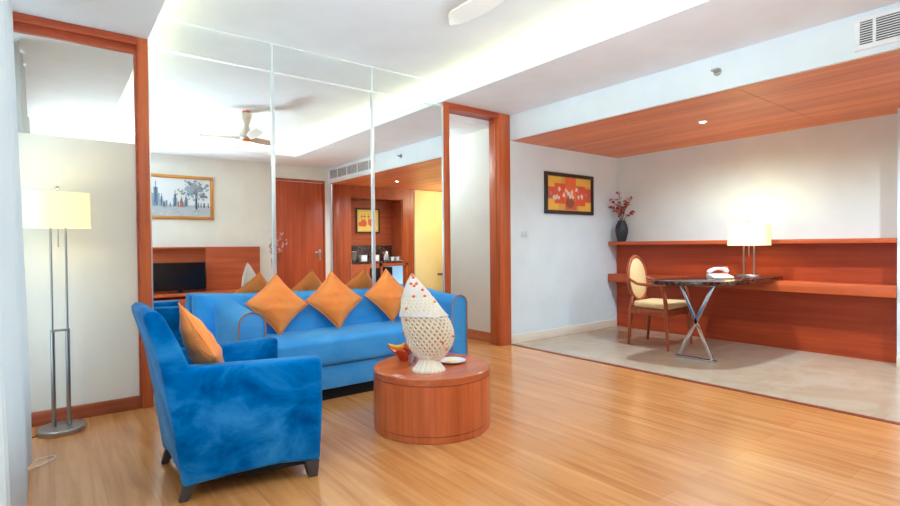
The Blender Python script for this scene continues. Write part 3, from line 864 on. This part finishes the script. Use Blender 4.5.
# cable on the floor
pth = [(-.22, 3.47, .004), (-.148, 3.445, .004), (-.09, 3.455, .004), (-.01, 3.53, .004), (.006, 3.575, .004), (-.02, 3.60, .004), (-.08, 3.575, .004), (-.15, 3.51, .004), (-.22, 3.45, .006)]
def smooth(p, n=6):
    p = [Vector(q) for q in p]; out = []
    for i in range(len(p)-1):
        a, b, c, d = p[max(i-1, 0)], p[i], p[i+1], p[min(i+2, len(p)-1)]
        for k in range(n):
            u = k/n; out.append(.5*((2*b)+(c-a)*u+(2*a-5*b+4*c-d)*u*u+(3*b-a-3*c+d)*u**3))
    return out+[p[-1]]
tag(MB().tube(smooth(pth), .0035, 8).build('charging_cable', M['cable']), 'loop of white cable lying on the wooden floor by the curtain', 'cable')

# ------------------------------------------------------------------ wall behind the camera (seen in the mirrors)
t = thing('television_unit', 'orange brown television unit with wide back panel and low deck, seen in the mirror', 'tv unit', (.5, YB, 0))
s = MB(); s.box(1.52, 2.39, .001, .10, 0, 1.165, .003); s.box(-.4, 1.52, .001, .02, 0, 1.165); s.box(-.4, 1.52, .02, .10, 1.135, 1.165, .003)
s.build('back_panel', M['panelX'], t)
MB().box(-.4, 2.39, .10, .42, .40, .44, .003).build('deck', M['ledge'], t)
MB().box(-.4, 2.39, .10, .36, .06, .40).build('cabinet', M['dark'], t)
for x0 in (-.38, .54, 1.46): 
    MB().box(x0, x0+.90, .36, .38, .07, .36, .003).build('drawer', M['panelX'], t)
t = thing('television', 'black flat screen television on the low deck, seen in the mirror', 'television', (1.61, YB+.2, .441))
MB().box(-.375, .375, -.02, .02, .04, .485, .006).build('screen_body', M['black'], t)
MB().box(-.362, .362, .02, .022, .055, .472).build('screen', M['screen'], t)
s = MB(); s.lathe([(.001, 0), (.16, 0), (.155, .01), (.001, .012)], 28, sy=.55); s.box(-.04, .04, -.015, .015, .01, .06); s.build('stand', M['black'], t)
def paint_city(c, W, H, y, fy):
    rn = random.Random(21); a = (c, W, H, y, fy)
    c.mat(0); rect(*a, 0, 1, 0, 1, 0)
    c.mat(5); rect(*a, 0, 1, .70, 1, 1)
    for u, h, w in ((.3, .62, .10), (.37, .3, .05), (.54, .4, .06), (.62, .25, .05), (.68, .3, .05)):
        c.mat(1); rect(*a, u-w/2, u+w/2, .72-h*.5, .74, 2); c.mat(2); rect(*a, u-w/4, u+w/4, .72-h*.75, .74, 3); c.mat(3); rect(*a, u-.004, u+.004, .72-h, .72, 4)
    for k in range(46):
        u = rn.uniform(.05, .98); w = rn.uniform(.004, .016); h = rn.uniform(.04, .14)
        c.mat(rn.choice((1, 2, 3, 3))); rect(*a, u, u+w, .72-h, .76, 4+k*.05)
    for u in (.57, .6, .63): c.mat(4); rect(*a, u, u+.018, .62, .76, 7)
    c.mat(3); rect(*a, .80, .825, .35, .82, 8)
    for k in range(170):
        u, v = .82+rn.gauss(0, .10), .27+rn.gauss(0, .13)
        if .02 < v < .6 and .5 < u < .97:
            c.mat(rn.choice((1, 1, 6, 2))); disc(*a, u, v, rn.uniform(.01, .028), 8+k*.012, .8, 7, .4, rn)
    for k in range(40):
        u, v = rn.random()*.94, rn.uniform(.78, .96); c.mat(rn.choice((0, 1, 5, 6))); rect(*a, u, u+rn.uniform(.01, .05), v, v+.012, 9+k*.02)
paint_city.mats = pal((226, 226, 228), (158, 168, 182), (112, 134, 158), (66, 84, 108), (180, 112, 84), (184, 188, 194), (150, 140, 140))
picture('wall_picture', 'gold framed pale city picture above the television, seen in the mirror', .93, 2.165, 1.612, 2.318, YB+.001, 1, .05, M['gold'], paint_city)
# entrance door
d = struct(MB().box(3.22, 4.12, YB-.05, YB-.005, 0, 2.352, .003), 'door_2', M['doorwood'], label='plain brown wooden room door seen in the mirror')
s = MB(); s.box(3.16, 3.215, YB-.05, YB+.012, 0, 2.40, .003); s.box(4.122, 4.15, YB-.05, YB+.012, 0, 2.40, .003); s.box(3.215, 4.122, YB-.05, YB+.012, 2.357, 2.40, .003)
struct(s, 'frame', M['doorwood'], d)
s = MB(); s.box(4.02, 4.06, YB-.006, YB+.002, .9, 1.1, .002); s.tube([(4.04, YB, 1.05), (4.04, YB+.05, 1.05), (4.02, YB+.055, 1.05), (3.92, YB+.055, 1.05)], .009, 8); s.ball((4.04, YB+.006, .95), .016)
struct(s, 'handle', M['steel'], d)
# floor vase with dried flowers
t = thing('dried_flower_vase', 'tall glass vase of dried pink twigs by the door, seen in the mirror', 'vase', (3.07, YB+.32, 0))
MB().lathe([(.001, 0), (.07, 0), (.07, .02), (.04, .1), (.038, .7), (.06, .95), (.055, .95), (.033, .7), (.03, .1), (.001, .06)], 24).build('vase', M['glassware'], t)
st = MB(); fl = MB(); rnd = random.Random(8)
for i in range(14):
    a = rnd.random()*6.28; sp = rnd.uniform(.05, .24); h = rnd.uniform(.2, .52)
    p0 = Vector((0, 0, .3)); p1 = Vector((sp*.3*math.cos(a), sp*.3*math.sin(a), .95)); p2 = Vector((sp*math.cos(a), sp*math.sin(a), .95+h))
    st.tube([p0, p1, p2], [.004, .003, .002], 5)
    for q in range(6):
        c = p1.lerp(p2, rnd.uniform(.3, 1.))+Vector((rnd.uniform(-.03, .03),)*3); fl.mat(rnd.choice((0, 0, 1))); fl.ball(c, rnd.uniform(.008, .018), seg=6)
st.build('twigs', M['twig'], t); fl.build('blossoms', [M['pinkflower'], M['blueflower']], t)

# minibar cabinet
t = thing('minibar_cabinet', 'tall wooden minibar cabinet with open niche and granite counter, seen in the mirror', 'cabinet', (4.3, YB, 0))
s = MB(); s.box(0, .125, 0, .06, 0, ZC-.006, .003); s.box(.125, .38, 0, .02, 0, ZC-.006); s.box(1.59, 1.87, 0, .02, 0, ZC-.006); s.box(.38, 1.59, 0, .02, 2.14, ZC-.006)
s.build('surround', M['woodZ'], t)
s = MB(); s.box(.38, 1.59, -.43, -.41, .85, 2.14); s.box(.38, .40, -.41, 0, .85, 2.14); s.box(1.57, 1.59, -.41, 0, .85, 2.14); s.box(.40, 1.57, -.41, 0, 2.12, 2.14)
s.build('niche', M['woodX'], t)
s = MB(); s.box(.40, 1.57, -.41, .03, .80, .845, .003); s.box(.40, 1.57, -.41, -.39, .845, 1.17)
s.build('counter', M['granite'], t)
MB().box(.40, 1.02, -.02, .02, .06, .80, .003).build('door', M['panelX'], t)
s = MB(); s.box(1.03, 1.07, -.02, .06, .06, .80, .002); s.box(1.64, 1.68, -.02, .06, .06, .80, .002); s.box(1.03, 1.68, -.02, .06, .74, .80, .002)
s.build('fridge_surround', M['panelX'], t)
t = thing('minibar_fridge', 'small black minibar fridge under the granite counter, seen in the mirror', 'fridge', (5.355, YB-.03, .06))
MB().box(-.275, .275, -.3, .04, .02, .66, .006).build('body', M['black'], t)
MB().box(-.26, .26, .04, .06, .03, .65, .006).build('door', M['fridgeblack'], t)
MB().box(.20, .22, .06, .08, .3, .5, .003).build('handle', M['steel'], t)
def paint_apples(c, W, H, y, fy):
    a = (c, W, H, y, fy)
    c.mat(0); rect(*a, 0, 1, 0, 1, 0); c.mat(1); rect(*a, .08, .92, .1, .94, 1)
    c.mat(2); disc(*a, .3, .62, .075, 2); disc(*a, .66, .58, .08, 3); disc(*a, .15, .66, .05, 3)
    c.mat(3)
    for u in (.2, .34, .52, .7): rect(*a, u, u+.02, .2, .5, 4); rect(*a, u-.05, u+.08, .3, .33, 5)
paint_apples.mats = pal((232, 190, 84), (240, 204, 96), (222, 96, 44), (150, 90, 40))
picture('wall_picture', 'dark framed yellow picture with orange discs in the minibar niche, seen in the mirror', 5.01, 5.57, 1.43, 1.95, YB-.409, 1, .03, M['blackframe'], paint_apples)
cz = .846
t = thing('kettle', 'steel electric kettle on the minibar counter, seen in the mirror', 'kettle', (5.60, YB-.2, cz))
MB().lathe([(.001, 0), (.075, 0), (.078, .02), (.07, .12), (.05, .2), (.03, .22), (.001, .225)], 24).build('body', M['chrome'], t)
MB().tube([(.05, 0, .19), (.1, 0, .2), (.115, 0, .13), (.08, 0, .05)], .01, 8).build('handle', M['black'], t)
MB().tube([(-.05, 0, .14), (-.09, 0, .19)], [.022, .01], 8).build('spout', M['chrome'], t)
def cup(x, label):
    t = thing('cup', label, 'cup', (x, YB-.13, cz), 0, 'white cups on the minibar counter')
    MB().lathe([(.001, .002), (.03, 0), (.045, .08), (.041, .08), (.027, .008), (.001, .008)], 20).build('bowl', M['offwhite'], t)
    MB().tube([(.04, 0, .065), (.066, 0, .06), (.064, 0, .03), (.036, 0, .022)], .005, 6).build('handle', M['offwhite'], t)
cup(5.72, 'white cup on the minibar counter, next to the kettle'); cup(5.85, 'white cup on the minibar counter, at its outer end')
t = thing('ice_bucket', 'glass ice bucket on the minibar counter, seen in the mirror', 'ice bucket', (4.82, YB-.17, cz))
MB().lathe([(.001, 0), (.06, 0), (.085, .2), (.08, .2), (.056, .01), (.001, .01)], 24).build('bucket', M['glassware'], t)
MB().lathe([(.083, .195), (.09, .195), (.09, .21), (.083, .21)], 24, cap=False).build('rim', M['chrome'], t)
for x, l in ((5.05, 'white tea caddy on the minibar counter beside the ice bucket'), (5.33, 'white tea caddy on the minibar counter between ice bucket and kettle')):
    t = thing('tea_caddy', l, 'box', (x, YB-.17, cz), 0, 'white tea caddies on the minibar counter')
    MB().box(-.065, .065, -.05, .05, 0, .10, .006).build('box', M['offwhite'], t)
    MB().box(-.067, .067, -.052, .052, .10, .125, .006).build('lid', M['white'], t)
# cream entrance closet
d = struct(MB().box(6.19, 7.18, YB-.001, YB+.03, 0, ZC-.01, .003), 'door_3', M['cream'], label='pale yellow closet door seen in the mirror')
struct(MB().box(6.78, 6.98, YB+.03, YB+.055, .50, .54, .004), 'handle', M['leg'], d)

# ------------------------------------------------------------------ lights
def light(kind, name, loc, power, col=(255, 255, 255), **k):
    l = bpy.data.lights.new(name, kind); l.energy = power; l.color = s2l(col)
    for a, v in k.items(): setattr(l, a, v)
    o = bpy.data.objects.new(name, l); C.objects.link(o); o.location = loc
    return o
o = light('AREA', 'daylight', (XL-.9, 1.5, 1.5), 9, (255, 222, 190), shape='RECTANGLE', size=3.6, size_y=2.6); o.rotation_euler = (0, R(-90), 0)
for x, y in ((5.13, 2.52), (5.11, .42)):
    o = light('SPOT', 'downlight_beam', (x, y, ZC-.03), 42, (255, 247, 240), spot_size=R(165), spot_blend=.8, shadow_soft_size=.05)
light('POINT', 'table_lamp_bulb', (5.98, 2.44, 1.28), 2.4, (255, 214, 120), shadow_soft_size=.05)
light('POINT', 'floor_lamp_bulb', (.04, 4.06, 1.40), .75, (255, 222, 150), shadow_soft_size=.05)
light('POINT', 'entrance_lamp', (6.7, .25, 2.15), 8, (255, 238, 190), shadow_soft_size=.08)
light('POINT', 'corridor_lamp', (3.5, 5.5, 2.35), 6, (255, 240, 222), shadow_soft_size=.15)
o = light('SPOT', 'added_bounce_fill', (.12, -.3, 1.0), 200, (255, 246, 238), spot_size=R(95), spot_blend=1., shadow_soft_size=.4)  # added fill lamp near the camera, bounced off the ceiling for even brightness
o.rotation_euler = Vector((.66, .84, 1.)).to_track_quat('-Z', 'Y').to_euler()
w = bpy.data.worlds.new('world'); bpy.context.scene.world = w; w.use_nodes = True
w.node_tree.nodes['Background'].inputs[0].default_value = (.9, .95, 1, 1); w.node_tree.nodes['Background'].inputs[1].default_value = 1.

# ------------------------------------------------------------------ camera
yaw, pit, rol, f = .6586, -.0137, .0089, 516.4
Rv = Vector((math.cos(yaw), -math.sin(yaw), 0)); Fv = Vector((math.sin(yaw)*math.cos(pit), math.cos(yaw)*math.cos(pit), math.sin(pit)))
Uv = Vector((-math.sin(yaw)*math.sin(pit), -math.cos(yaw)*math.sin(pit), math.cos(pit)))
R2 = Rv*math.cos(rol)-Uv*math.sin(rol); U2 = Rv*math.sin(rol)+Uv*math.cos(rol)
cam = bpy.data.cameras.new('camera'); co = bpy.data.objects.new('camera', cam); C.objects.link(co)
cam.sensor_width = 36.; cam.lens = 36*f/900; cam.clip_start = .02
mw = Matrix((( R2.x, U2.x, -Fv.x, 0), (R2.y, U2.y, -Fv.y, 0), (R2.z, U2.z, -Fv.z, 1.145), (0, 0, 0, 1)))
co.matrix_world = mw
sc_ = bpy.context.scene
sc_.camera = co
sc_.view_settings.view_transform = 'Standard'; sc_.view_settings.look = 'None'
sc_.view_settings.exposure = 1.95
sc_.view_settings.use_white_balance = True; sc_.view_settings.white_balance_temperature = 4800; sc_.view_settings.white_balance_tint = -12
sc_.cycles.max_bounces = 14; sc_.cycles.diffuse_bounces = 7; sc_.cycles.glossy_bounces = 6; sc_.cycles.transparent_max_bounces = 12
sc_.cycles.caustics_reflective = True; sc_.cycles.caustics_refractive = False
sc_.cycles.sample_clamp_indirect = 6.
sc_.cycles.use_denoising = True
